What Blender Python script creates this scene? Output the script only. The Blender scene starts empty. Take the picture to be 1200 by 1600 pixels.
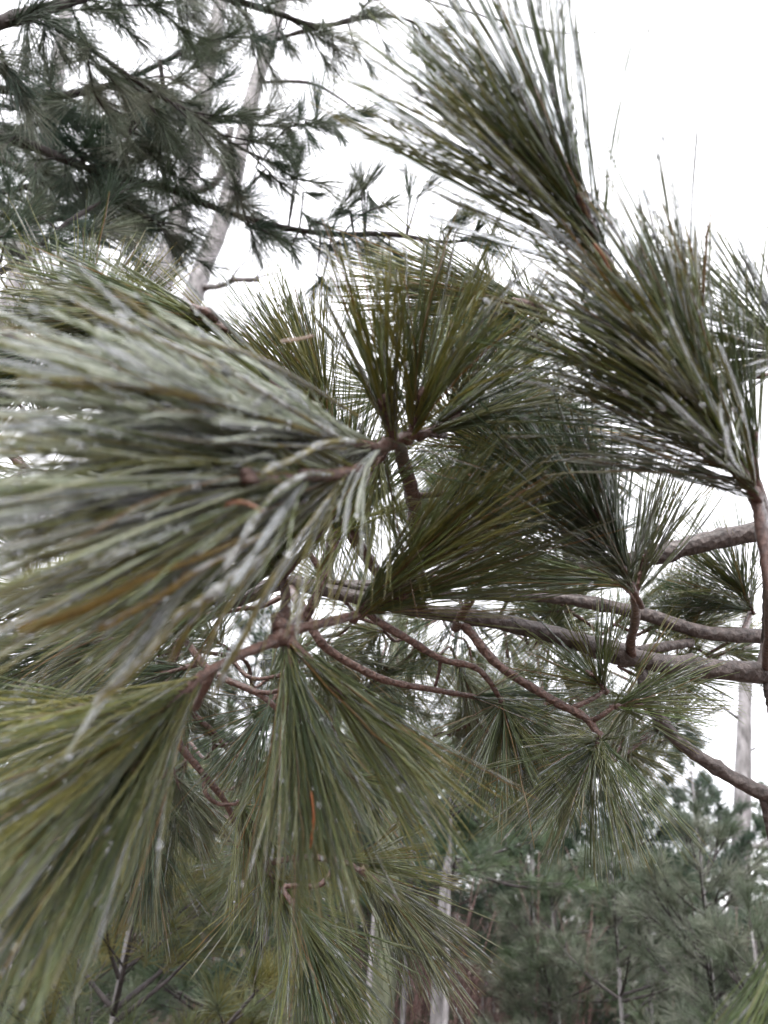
import bpy, math, random
import numpy as np
from mathutils import Vector

sc = bpy.context.scene
COL = sc.collection
rng = np.random.default_rng(11)
random.seed(11)

# ------------------------------------------------------------------ camera
PITCH, ROLL = math.radians(27.0), math.radians(5.0)
EYE = np.array([0.0, 0.0, 1.60])
FPX = 1208.0                      # focal length in pixels of the 1200 x 1600 frame
Fw = np.array([0, math.cos(PITCH), math.sin(PITCH)])
U0 = np.array([0, -math.sin(PITCH), math.cos(PITCH)])
R0 = np.array([1.0, 0, 0])
Rt = R0 * math.cos(ROLL) + U0 * math.sin(ROLL)
Up = -R0 * math.sin(ROLL) + U0 * math.cos(ROLL)
cam_d = bpy.data.cameras.new('camera')
cam = bpy.data.objects.new('camera', cam_d)
COL.objects.link(cam)
from mathutils import Matrix
M4 = Matrix.Identity(4)
for i in range(3):
    M4[i][0], M4[i][1], M4[i][2], M4[i][3] = Rt[i], Up[i], -Fw[i], EYE[i]
cam.matrix_world = M4
cam_d.sensor_fit = 'VERTICAL'
cam_d.sensor_height = 24.0
cam_d.lens = 24.0 * FPX / 1600.0
cam_d.clip_start, cam_d.clip_end = 0.01, 1000.0
cam_d.dof.use_dof = True
cam_d.dof.focus_distance = 0.70
cam_d.dof.aperture_fstop = cam_d.lens / 2.9      # a 2.9 mm pupil: a phone lens
sc.camera = cam

# ------------------------------------------------------------------ sky, sun, exposure
SUN_EL, SUN_AZ = math.radians(52), math.radians(200)
world = bpy.data.worlds.new('World'); sc.world = world; world.use_nodes = True
nt = world.node_tree; nt.nodes.clear()
sky = nt.nodes.new('ShaderNodeTexSky'); sky.sky_type = 'NISHITA'; sky.sun_disc = False
sky.sun_elevation = SUN_EL; sky.sun_rotation = SUN_AZ
sc_ = nt.nodes.new('ShaderNodeVectorMath'); sc_.operation = 'SCALE'; sc_.inputs['Scale'].default_value = 0.10
mx = nt.nodes.new('ShaderNodeMixRGB'); mx.inputs[0].default_value = 0.88     # closed cloud cover over the blue
mx.inputs[2].default_value = (0.955, 0.945, 0.985, 1)
bg = nt.nodes.new('ShaderNodeBackground'); bg.inputs['Strength'].default_value = 1.0
wo = nt.nodes.new('ShaderNodeOutputWorld')
nt.links.new(sky.outputs[0], sc_.inputs[0]); nt.links.new(sc_.outputs[0], mx.inputs[1])
nt.links.new(mx.outputs[0], bg.inputs[0]); nt.links.new(bg.outputs[0], wo.inputs[0])
sd = bpy.data.lights.new('sun', 'SUN'); sd.energy = 1.5; sd.angle = math.radians(40); sd.color = (1, 0.98, 0.95)
sun = bpy.data.objects.new('sun', sd); COL.objects.link(sun)
sdir = Vector((math.sin(SUN_AZ) * math.cos(SUN_EL), math.cos(SUN_AZ) * math.cos(SUN_EL), math.sin(SUN_EL)))
sun.rotation_euler = sdir.to_track_quat('Z', 'Y').to_euler()
vs = sc.view_settings
vs.view_transform = 'Standard'; vs.look = 'None'; vs.exposure = 1.70; vs.gamma = 1.0; vs.use_curve_mapping = False
sc.render.engine = 'CYCLES'
cy = sc.cycles
cy.max_bounces = 4; cy.diffuse_bounces = 3; cy.glossy_bounces = 2; cy.transmission_bounces = 2
cy.transparent_max_bounces = 8; cy.caustics_reflective = False; cy.caustics_refractive = False
cy.use_denoising = True; cy.use_adaptive_sampling = True; cy.adaptive_threshold = 0.035
cy.sample_clamp_indirect = 4.0; cy.use_light_tree = False; world.cycles.sampling_method = 'NONE'

# ------------------------------------------------------------------ helpers
def at(x, y, d):
    """point seen at pixel (x, y) of the photograph, d metres along the view axis"""
    return EYE + Fw * d + Rt * ((x - 600) / FPX * d) + Up * ((800 - y) / FPX * d)

def unit(v):
    v = np.asarray(v, float)
    n = np.linalg.norm(v, axis=-1, keepdims=True)
    return v / np.maximum(n, 1e-9)

def frames(T):
    ref = np.where(np.abs(T[..., 2:3]) < 0.9, np.array([0, 0, 1.0]), np.array([1.0, 0, 0]))
    A = unit(np.cross(T, ref)); B = np.cross(T, A)
    return A, B

def sweep(P, r, k, phase=None):
    """tubes: P (N,S,3) points, r (N,S) radii, k sides -> verts, quads"""
    N, S, _ = P.shape
    T = unit(np.gradient(P, axis=1))
    # one reference frame per tube, so that the surface never twists
    A0, B0 = frames(unit(P[:, -1] - P[:, 0] + 1e-7))
    A = unit(A0[:, None, :] - T * np.sum(A0[:, None, :] * T, -1, keepdims=True)); B = np.cross(T, A)
    a = np.linspace(0, 2 * math.pi, k, endpoint=False)
    if phase is None: phase = np.zeros(N)
    aa = a[None, :] + phase[:, None]
    ca, sa = np.cos(aa)[:, None, :, None], np.sin(aa)[:, None, :, None]
    V = P[:, :, None, :] + r[:, :, None, None] * (ca * A[:, :, None, :] + sa * B[:, :, None, :])
    idx = np.arange(N * S * k).reshape(N, S, k)
    nx = np.roll(idx, -1, axis=2)
    Q = np.stack([idx[:, :-1], nx[:, :-1], nx[:, 1:], idx[:, 1:]], -1).reshape(-1, 4)
    return V.reshape(-1, 3), Q

class MB:
    def __init__(s): s.v, s.q, s.c, s.n = [], [], [], 0
    def add(s, V, Q, C=None):
        s.v.append(V); s.q.append(Q + s.n); s.n += len(V)
        s.c.append(np.ones((len(V), 3)) if C is None else C)
    def mesh(s, name, mat, smooth=True):
        V = np.concatenate(s.v); Q = np.concatenate(s.q); C = np.concatenate(s.c)
        me = bpy.data.meshes.new(name)
        me.vertices.add(len(V)); me.vertices.foreach_set('co', V.astype(np.float32).ravel())
        me.loops.add(len(Q) * 4); me.loops.foreach_set('vertex_index', Q.astype(np.int32).ravel())
        me.polygons.add(len(Q)); me.polygons.foreach_set('loop_start', np.arange(len(Q), dtype=np.int32) * 4)
        me.update(calc_edges=True)
        me.polygons.foreach_set('use_smooth', np.full(len(Q), smooth))
        at_ = me.color_attributes.new('tint', 'FLOAT_COLOR', 'POINT')
        at_.data.foreach_set('color', np.concatenate([C, np.ones((len(C), 1))], 1).astype(np.float32).ravel())
        me.materials.append(mat)
        return me
    def build(s, name, mat, parent=None, smooth=True):
        if not s.v: return None
        return link(name, s.mesh(name, mat, smooth), parent)

def link(name, me, parent=None, origin=None):
    o = bpy.data.objects.new(name, me); COL.objects.link(o)
    if parent is not None:
        o.parent = parent
        o.matrix_parent_inverse = parent_world(parent).inverted()
    return o

def parent_world(o):
    m = o.matrix_basis.copy()
    if o.parent is not None: m = parent_world(o.parent) @ o.matrix_parent_inverse @ m
    return m

def thing(name, label, cat, loc, group=None, rz=0.0):
    o = bpy.data.objects.new(name, None); COL.objects.link(o)
    o.empty_display_size = 0.1; o.location = loc; o.rotation_euler = (0, 0, rz)
    o['label'] = label; o['category'] = cat
    if group: o['group'] = group
    return o

def smooth_path(pts, n):
    P = np.array(pts, float); m = len(P)
    if m == 2:
        t = np.linspace(0, 1, n)[:, None]; return P[0] * (1 - t) + P[1] * t
    E = np.concatenate([[2 * P[0] - P[1]], P, [2 * P[-1] - P[-2]]])
    u = np.linspace(0, m - 1, n); i = np.minimum(u.astype(int), m - 2); t = (u - i)[:, None]
    a, b, c, d = E[i], E[i + 1], E[i + 2], E[i + 3]
    return 0.5 * (2 * b + (c - a) * t + (2 * a - 5 * b + 4 * c - d) * t ** 2 + (3 * b - a - 3 * c + d) * t ** 3)

def wood(mb, pts, r0, r1, n=24, k=9, rough=0.08, wob=0.0, knots=0, col=(1, 1, 1)):
    """one bark tube with an uneven girth, knots and closed ends"""
    P = smooth_path(pts, n)
    if wob:
        P[1:-1] += np.cumsum(rng.normal(0, wob, (n - 2, 3)), 0) * np.sin(np.linspace(0, math.pi, n - 2))[:, None]
    r = np.linspace(r0, r1, n) * (1 + rng.normal(0, rough, n))
    for q in range(knots):
        j = rng.uniform(1, n - 2); r *= 1 + rng.uniform(.15, .35) * np.exp(-((np.arange(n) - j) / 0.8) ** 2)
    P = np.concatenate([P[:1], P, P[-1:]]); r = np.concatenate([[r0 * .05], r, [r1 * .05]])
    P[0] -= unit(P[2] - P[1]) * r0 * .3; P[-1] += unit(P[-2] - P[-3]) * r1 * .6
    V, Q = sweep(P[None], r[None], k)
    # uneven bark: each ring is not a perfect circle
    C = P.repeat(k, 0)
    V = C + (V - C) * (1 + rng.normal(0, rough * .6, (len(V), 1)))
    mb.add(V, Q, np.tile(np.array(col, float), (len(V), 1)))
    return P[1:-1]

# cube sphere with 24 quads, for drops
_g = [(x, y, z) for x in (-1, 0, 1) for y in (-1, 0, 1) for z in (-1, 0, 1) if (x, y, z) != (0, 0, 0)]
_gi = {p: i for i, p in enumerate(_g)}
BV = unit(np.array(_g, float)); BQ = []
for ax in range(3):
    for s in (-1, 1):
        for a in (-1, 0):
            for b in (-1, 0):
                q = []
                for (da, db) in ((0, 0), (1, 0), (1, 1), (0, 1)):
                    p = [0, 0, 0]; p[ax] = s; p[(ax + 1) % 3] = a + da; p[(ax + 2) % 3] = b + db; q.append(_gi[tuple(p)])
                BQ.append(q if s > 0 else q[::-1])
BQ = np.array(BQ)
def blobs(mb, P, r, stretch=None):
    N = len(P)
    if N == 0: return
    V = BV[None] * np.asarray(r)[:, None, None] * (1 + rng.normal(0, .10, (N, len(BV), 1)))
    if stretch is not None: V = V + stretch[:, None, :] * np.sum(V * unit(stretch)[:, None, :], -1, keepdims=True) * 1.0
    V = V + P[:, None, :]
    Q = (BQ[None] + (np.arange(N) * len(BV))[:, None, None]).reshape(-1, 4)
    mb.add(V.reshape(-1, 3), Q)

# ------------------------------------------------------------------ materials
def mat(name):
    m = bpy.data.materials.new(name); m.use_nodes = True
    t = m.node_tree; b = t.nodes['Principled BSDF']
    return m, t, b
def N(t, typ, **kw):
    n = t.nodes.new(typ)
    for k, v in kw.items():
        if k in n.inputs: n.inputs[k].default_value = v
        else: setattr(n, k, v)
    return n
def noise(t, scale, detail=3.0, rough=.6, coord='Object'):
    c = t.nodes.new('ShaderNodeTexCoord'); n = N(t, 'ShaderNodeTexNoise', Scale=scale, Detail=detail, Roughness=rough)
    t.links.new(c.outputs[coord], n.inputs['Vector']); return n
def ramp(t, src, stops):
    r = t.nodes.new('ShaderNodeValToRGB'); e = r.color_ramp.elements
    while len(e) < len(stops): e.new(0.5)
    for el, (p, c) in zip(e, stops): el.position = p; el.color = (*c, 1)
    t.links.new(src, r.inputs[0]); return r
def bump(t, b, src, strength, dist):
    n = N(t, 'ShaderNodeBump', Strength=strength, Distance=dist)
    t.links.new(src, n.inputs['Height']); t.links.new(n.outputs[0], b.inputs['Normal']); return n

def needle_mat(name, gloss, coat, scale, bs):
    m, t, b = mat(name)
    a = N(t, 'ShaderNodeAttribute', attribute_name='tint')
    n = noise(t, scale, 2.0)
    r = ramp(t, n.outputs['Fac'], [(.25, (.62, .66, .62)), (.75, (1.25, 1.2, 1.2))])
    mu = N(t, 'ShaderNodeMixRGB', blend_type='MULTIPLY'); mu.inputs[0].default_value = 1
    t.links.new(a.outputs['Color'], mu.inputs[1]); t.links.new(r.outputs[0], mu.inputs[2])
    t.links.new(mu.outputs[0], b.inputs['Base Color'])
    b.inputs['Roughness'].default_value = gloss; b.inputs['Coat Weight'].default_value = coat
    b.inputs['Coat Roughness'].default_value = .12; b.inputs['Coat IOR'].default_value = 1.33
    b.inputs['Specular IOR Level'].default_value = .5
    bump(t, b, n.outputs['Fac'], bs, .0006)
    tl = N(t, 'ShaderNodeBsdfTranslucent'); br_ = N(t, 'ShaderNodeGamma', Gamma=.66)     # light through a needle: paler than its face
    t.links.new(mu.outputs[0], br_.inputs[0]); hs = N(t, 'ShaderNodeHueSaturation', Saturation=1.35, Value=1.12); t.links.new(br_.outputs[0], hs.inputs['Color']); t.links.new(hs.outputs[0], tl.inputs[0])
    ms = N(t, 'ShaderNodeMixShader'); ms.inputs[0].default_value = .44
    t.links.new(b.outputs[0], ms.inputs[1]); t.links.new(tl.outputs[0], ms.inputs[2])
    t.links.new(ms.outputs[0], t.nodes['Material Output'].inputs[0])
    return m
M_NEEDLE = needle_mat('wet_needle', .38, .9, 420, .5)
M_FAR = needle_mat('far_needle', .5, .35, 3.0, .0)

def ice_mat(name, milk, rough, scale, clear):
    m = bpy.data.materials.new(name); m.use_nodes = True; t = m.node_tree; t.nodes.clear()
    n = noise(t, scale, 2.0)
    bp = N(t, 'ShaderNodeBump', Strength=.5, Distance=.0008); t.links.new(n.outputs['Fac'], bp.inputs['Height'])
    fr = N(t, 'ShaderNodeFresnel', IOR=1.45); t.links.new(bp.outputs[0], fr.inputs['Normal'])
    tr = N(t, 'ShaderNodeBsdfTransparent', Color=(.93, .95, .95, 1))
    gl = N(t, 'ShaderNodeBsdfGlossy', Color=(1, 1, 1, 1), Roughness=rough); t.links.new(bp.outputs[0], gl.inputs['Normal'])
    rf = N(t, 'ShaderNodeBsdfRefraction', Color=(.97, .98, .98, 1), Roughness=rough, IOR=1.31); t.links.new(bp.outputs[0], rf.inputs['Normal'])
    m0 = N(t, 'ShaderNodeMixShader'); m0.inputs[0].default_value = clear; t.links.new(rf.outputs[0], m0.inputs[1]); t.links.new(tr.outputs[0], m0.inputs[2])
    m1 = N(t, 'ShaderNodeMixShader'); t.links.new(fr.outputs[0], m1.inputs[0]); t.links.new(m0.outputs[0], m1.inputs[1]); t.links.new(gl.outputs[0], m1.inputs[2])
    df = N(t, 'ShaderNodeBsdfDiffuse', Color=(.86, .89, .90, 1)); tl = N(t, 'ShaderNodeBsdfTranslucent', Color=(.86, .89, .90, 1))
    m2 = N(t, 'ShaderNodeMixShader'); m2.inputs[0].default_value = .5; t.links.new(df.outputs[0], m2.inputs[1]); t.links.new(tl.outputs[0], m2.inputs[2])
    # frosted where the ice froze with air in it
    n2 = noise(t, scale * .35, 2.0); r2 = ramp(t, n2.outputs['Fac'], [(.42, (milk * .35,) * 3), (.62, (milk * 1.6,) * 3)])
    m3 = N(t, 'ShaderNodeMixShader'); t.links.new(r2.outputs[0], m3.inputs[0]); t.links.new(m1.outputs[0], m3.inputs[1]); t.links.new(m2.outputs[0], m3.inputs[2])
    o = N(t, 'ShaderNodeOutputMaterial'); t.links.new(m3.outputs[0], o.inputs[0])
    return m
M_ICE = ice_mat('clear_ice_glaze', .16, .08, 500, .55)
M_DROP = ice_mat('frozen_drops', .24, .03, 300, .15)
M_RIME = ice_mat('white_rime_ice', .34, .08, 600, .5)

def bark_mat(name, stops, scale, stretch, bs, bd, coat=.25, rough=.7):
    m, t, b = mat(name)
    c = t.nodes.new('ShaderNodeTexCoord'); mp = N(t, 'ShaderNodeMapping'); mp.inputs['Scale'].default_value = stretch
    t.links.new(c.outputs['Object'], mp.inputs['Vector'])
    n1 = N(t, 'ShaderNodeTexNoise', Scale=scale, Detail=6.0, Roughness=.65); t.links.new(mp.outputs[0], n1.inputs['Vector'])
    r = ramp(t, n1.outputs['Fac'], stops)
    a = N(t, 'ShaderNodeAttribute', attribute_name='tint')
    mu = N(t, 'ShaderNodeMixRGB', blend_type='MULTIPLY'); mu.inputs[0].default_value = 1
    t.links.new(r.outputs[0], mu.inputs[1]); t.links.new(a.outputs['Color'], mu.inputs[2])
    t.links.new(mu.outputs[0], b.inputs['Base Color'])
    b.inputs['Roughness'].default_value = rough; b.inputs['Coat Weight'].default_value = coat; b.inputs['Coat Roughness'].default_value = .2
    v = N(t, 'ShaderNodeTexVoronoi', Scale=scale * .8); t.links.new(mp.outputs[0], v.inputs['Vector'])
    ad = N(t, 'ShaderNodeMath', operation='ADD'); t.links.new(n1.outputs['Fac'], ad.inputs[0]); t.links.new(v.outputs['Distance'], ad.inputs[1])
    bump(t, b, ad.outputs[0], bs, bd)
    return m
M_LIMB = bark_mat('wet_limb_bark', [(.3, (.026, .020, .018)), (.5, (.068, .052, .047)), (.66, (.118, .094, .086)), (.82, (.26, .235, .22))], 150, (1, 1, 1), 1.0, .0040)
M_TWIG = bark_mat('red_brown_twig_bark', [(.3, (.038, .021, .017)), (.5, (.100, .052, .040)), (.68, (.170, .094, .073)), (.85, (.32, .235, .20))], 260, (1, 1, 1), 1.0, .0022, .35, .55)
M_TRUNK = bark_mat('grey_trunk_bark', [(.3, (.07, .065, .064)), (.46, (.17, .16, .16)), (.62, (.28, .265, .27)), (.8, (.42, .405, .405))], 9, (1.6, 1.6, .5), .9, .02, .15, .8)
M_DARKWOOD = bark_mat('dark_bough_bark', [(.3, (.020, .017, .017)), (.55, (.050, .042, .041)), (.8, (.11, .095, .092))], 40, (1, 1, 1), .6, .006, .0, .9)
M_BRUSH = bark_mat('brush_bark', [(.3, (.09, .055, .045)), (.55, (.17, .11, .10)), (.8, (.26, .20, .19))], 5, (1, 1, 1), .2, .004, .1, .8)

# ------------------------------------------------------------------ setting: ground
def ground_h(x, y):
    return .10 * np.sin(x * .21 + 1) * np.sin(y * .17) + .045 * np.sin(x * .9 + 2) * np.cos(y * 1.1) + .02 * np.sin(2.3 * x + y * 1.7)
g = MB()
gx = np.concatenate([np.linspace(-260, -32, 20), np.linspace(-30, 30, 121), np.linspace(32, 260, 20)])
gy = np.concatenate([np.linspace(-120, -6, 12), np.linspace(-4, 56, 121), np.linspace(60, 420, 24)])
GX, GY = np.meshgrid(gx, gy)
GZ = ground_h(GX, GY)
ii = np.arange(GX.size).reshape(GX.shape)
g.add(np.stack([GX, GY, GZ], -1).reshape(-1, 3), np.stack([ii[:-1, :-1], ii[:-1, 1:], ii[1:, 1:], ii[1:, :-1]], -1).reshape(-1, 4))
m, t, b = mat('leaf_litter')
n = noise(t, 6, 8, .7); r = ramp(t, n.outputs['Fac'], [(.3, (.05, .035, .028)), (.5, (.13, .085, .065)), (.62, (.19, .14, .11)), (.75, (.28, .235, .20))])
t.links.new(r.outputs[0], b.inputs['Base Color']); b.inputs['Roughness'].default_value = .85
n2 = noise(t, 22, 6, .7); bump(t, b, n2.outputs['Fac'], 1.0, .05)
go = g.build('ground', m); go['kind'] = 'structure'; go['label'] = 'brown forest floor of wet fallen leaves'

# ------------------------------------------------------------------ the near pine
pine = thing('pine_tree', 'young pine with ice-glazed needles filling the foreground', 'pine tree', tuple(at(1750, 1020, 1.0) * [1, 1, 0] + [0, 0, 0]))
bpy.context.view_layer.update()

REG = []
def wpart(name, pts, r0, r1, material, n=40, k=11, rough=.07, wob=0.0, knots=0, parent=None):
    mb = MB(); REG.append(wood(mb, [at(*p) for p in pts], r0, r1, n, k, rough, wob, knots))
    return mb.build(name, material, parent or pine)

# trunk, out of the frame on the right, from which the limbs come
tb = np.array(pine.location)
mb = MB(); wood(mb, [tb + [0, 0, -.1], tb + [.01, 0, .8], tb + [-.01, .01, 1.7], tb + [.0, 0, 2.3], tb + [.03, 0, 2.75]], .034, .005, 60, 14, .05, 0, 5)
mb.build('trunk', M_LIMB, pine)
def limb(pts, r0, r1, **kw):
    P = [at(*p) for p in pts]
    tz = P[0][2] - .12
    P = [np.array([tb[0], tb[1], tz])] + P
    mb = MB(); REG.append(wood(mb, P, r0, r1, kw.pop('n', 60), 12, kw.pop('rough', .05), 0, kw.pop('knots', 5)))
    return mb.build('limb', M_LIMB, pine)
limb([(1320, 1066, .84), (1193, 1052, .78), (1100, 1044, .77), (1000, 1030, .76), (867, 992, .75), (760, 968, .74), (653, 953, .73), (507, 922, .74), (440, 912, .76), (330, 960, .82), (200, 1010, .88), (80, 1040, .92)], .0118, .0044, n=90)
limb([(1320, 1012, .92), (1193, 995, .87), (1100, 988, .86), (1000, 958, .86), (900, 938, .87), (850, 934, .88), (780, 930, .9), (700, 930, .92), (600, 926, .95), (500, 905, 1.0)], .0095, .0035, n=80)
limb([(1320, 790, .88), (1190, 828, .88), (1100, 847, .88), (1000, 874, .90), (900, 893, .94), (800, 902, 1.0), (680, 909, 1.), (507, 919, 1.0), (430, 914, 1.0), (300, 930, 1.05), (120, 950, 1.1), (-60, 930, 1.15)], .0132, .0055, n=90)
limb([(1330, 1290, .75), (1250, 1262, .72), (1190, 1238, .72), (1130, 1206, .73), (1060, 1158, .74), (1018, 1098, .75), (1001, 1040, .762)], .0078, .0056, n=60)
T = lambda pts, r0, r1, **kw: wpart('twig', pts, r0, r1, kw.pop('m', M_TWIG), **kw)
T([(920, 1022, .79), (1010, 1014, .82), (1080, 1004, .86)], .0045, .005, m=M_LIMB)
T([(1190, 1238, .72), (1197, 1270, .72), (1203, 1310, .72), (1215, 1360, .73)], .0042, .0012, m=M_LIMB)
T([(1197, 1048, .78), (1203, 950, .64), (1198, 880, .54), (1190, 815, .46), (1178, 770, .41)], .0046, .0036)
T([(1196, 1052, .78), (1204, 1100, .77), (1214, 1160, .76), (1235, 1250, .74)], .0046, .0040, m=M_LIMB)
T([(1200, 870, .66), (1197, 990, .8), (1190, 1048, .78)], .004, .005, m=M_LIMB)
T([(1174, 950, .96), (1168, 972, .92), (1160, 992, .865)], .0026, .004)
T([(990, 1034, .76), (985, 1008, .74), (993, 965, .68), (991, 922, .58)], .0048, .0034)
T([(712, 980, .735), (722, 960, .70), (742, 925, .67), (758, 890, .64), (768, 862, .62)], .0046, .003)
T([(712, 962, .738), (738, 992, .73), (780, 1040, .72), (860, 1092, .71), (915, 1122, .70), (936, 1150, .69)], .005, .0032, n=34)
T([(890, 1108, .705), (925, 1092, .71), (945, 1078, .72)], .0026, .002)
T([(922, 1128, .70), (940, 1118, .69), (958, 1105, .69)], .0026, .002)
T([(560, 940, .74), (590, 970, .735), (640, 1000, .73), (690, 1030, .725), (740, 1042, .72), (765, 1065, .72), (783, 1095, .72)], .004, .0024, n=34)
T([(688, 1030, .725), (686, 1050, .73), (680, 1072, .735)], .0018, .0016)
T([(455, 915, .76), (490, 985, .72), (520, 1020, .72), (600, 1062, .73), (680, 1078, .73), (737, 1088, .74)], .0048, .0024, n=34)
T([(438, 990, .42), (490, 977, .43), (530, 968, .45), (562, 958, .47)], .0032, .0022)
T([(455, 920, .74), (470, 960, .55), (445, 985, .43), (432, 1000, .415), (370, 1026, .39), (310, 1060, .365), (255, 1112, .338)], .0042, .0016, n=44)
T([(475, 968, .52), (500, 920, .52), (518, 870, .525), (527, 832, .53)], .0036, .0026)
T([(442, 985, .43), (447, 945, .45), (443, 900, .47)], .0034, .0026)
T([(600, 925, .74), (590, 893, .69), (565, 855, .63), (553, 835, .6)], .0044, .0034)
T([(655, 952, .735), (652, 880, .66), (648, 800, .59), (640, 755, .55), (630, 722, .52), (624, 695, .48), (612, 690, .44)], .0068, .0036, n=34)
T([(650, 775, .575), (675, 773, .59), (712, 768, .61)], .0026, .002)
T([(612, 690, .44), (590, 703, .40), (560, 735, .35), (520, 742, .32), (470, 742, .29)], .0036, .0022)
T([(616, 690, .44), (635, 682, .44), (660, 678, .44), (695, 680, .46)], .0034, .002)
T([(300, 945, .83), (265, 1060, .80), (275, 1150, .8), (310, 1200, .8), (350, 1250, .8), (378, 1305, .8), (420, 1362, .8), (458, 1412, .76)], .0046, .0022, n=50)
T([(318, 1212, .8), (322, 1240, .79), (342, 1256, .79), (372, 1256, .79)], .0026, .0018)
T([(290, 1000, .85), (320, 1040, .76), (350, 1060, .74), (400, 1082, .73), (425, 1100, .72), (448, 1125, .72)], .004, .0024, n=30)
T([(395, 1080, .73), (425, 1082, .72), (452, 1070, .71)], .0024, .0018)
T([(240, 1000, .88), (290, 1100, .95), (330, 1140, .95), (360, 1175, .95), (390, 1192, .95)], .004, .0022)
T([(-40, 660, .7), (0, 690, .68), (20, 712, .67), (42, 735, .66)], .005, .0036)
T([(-60, 495, .62), (0, 515, .6), (40, 530, .59), (100, 556, .57)], .004, .003)
T([(1005, 560, .5), (985, 495, .45), (965, 445, .40), (935, 385, .385), (905, 305, .37)], .0042, .0022)
T([(1205, 826, .88), (1175, 740, .72), (1100, 660, .60), (1045, 610, .54), (1005, 560, .5)], .0048, .0036)
T([(700, 905, 1.0), (760, 780, .85), (800, 640, .68), (830, 550, .6), (845, 485, .56), (800, 470, .55)], .006, .0026, n=36)
T([(600, 912, 1.0), (470, 720, .85), (380, 560, .6), (335, 498, .49), (300, 480, .48)], .006, .0024, n=36)
T([(500, 905, 1.0), (530, 780, .8), (520, 680, .66), (515, 630, .62)], .005, .0024)
T([(85, 1040, .92), (130, 1035, .85), (60, 1022, .84), (10, 998, .86)], .004, .003)
T([(200, 1010, .88), (170, 1060, .86), (120, 1020, .84), (85, 1000, .84)], .004, .0024)
T([(500, 1190, .9), (530, 1200, .88), (548, 1212, .87)], .0026, .002)
T([(410, 1350, .8), (470, 1340, .7), (530, 1345, .65), (570, 1365, .62), (615, 1400, .61)], .003, .002)
T([(330, 940, 1.0), (220, 1080, .98), (215, 1180, .95), (232, 1300, .92)], .004, .002, n=30)
T([(715, 680, .62), (760, 672, .63), (800, 640, .68)], .0024, .003)

# ---- buds, and the node from which the lower shoots leave
bm_ = MB()
for (x, y, d, r) in [(437, 978, .42, .0052), (440, 995, .418, .0058), (428, 1002, .415, .0042), (450, 1002, .42, .0046), (432, 965, .425, .0036)]:
    blobs(bm_, np.array([at(x, y, d)]), [r])
bm_.build('bud', M_TWIG, pine)

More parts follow.
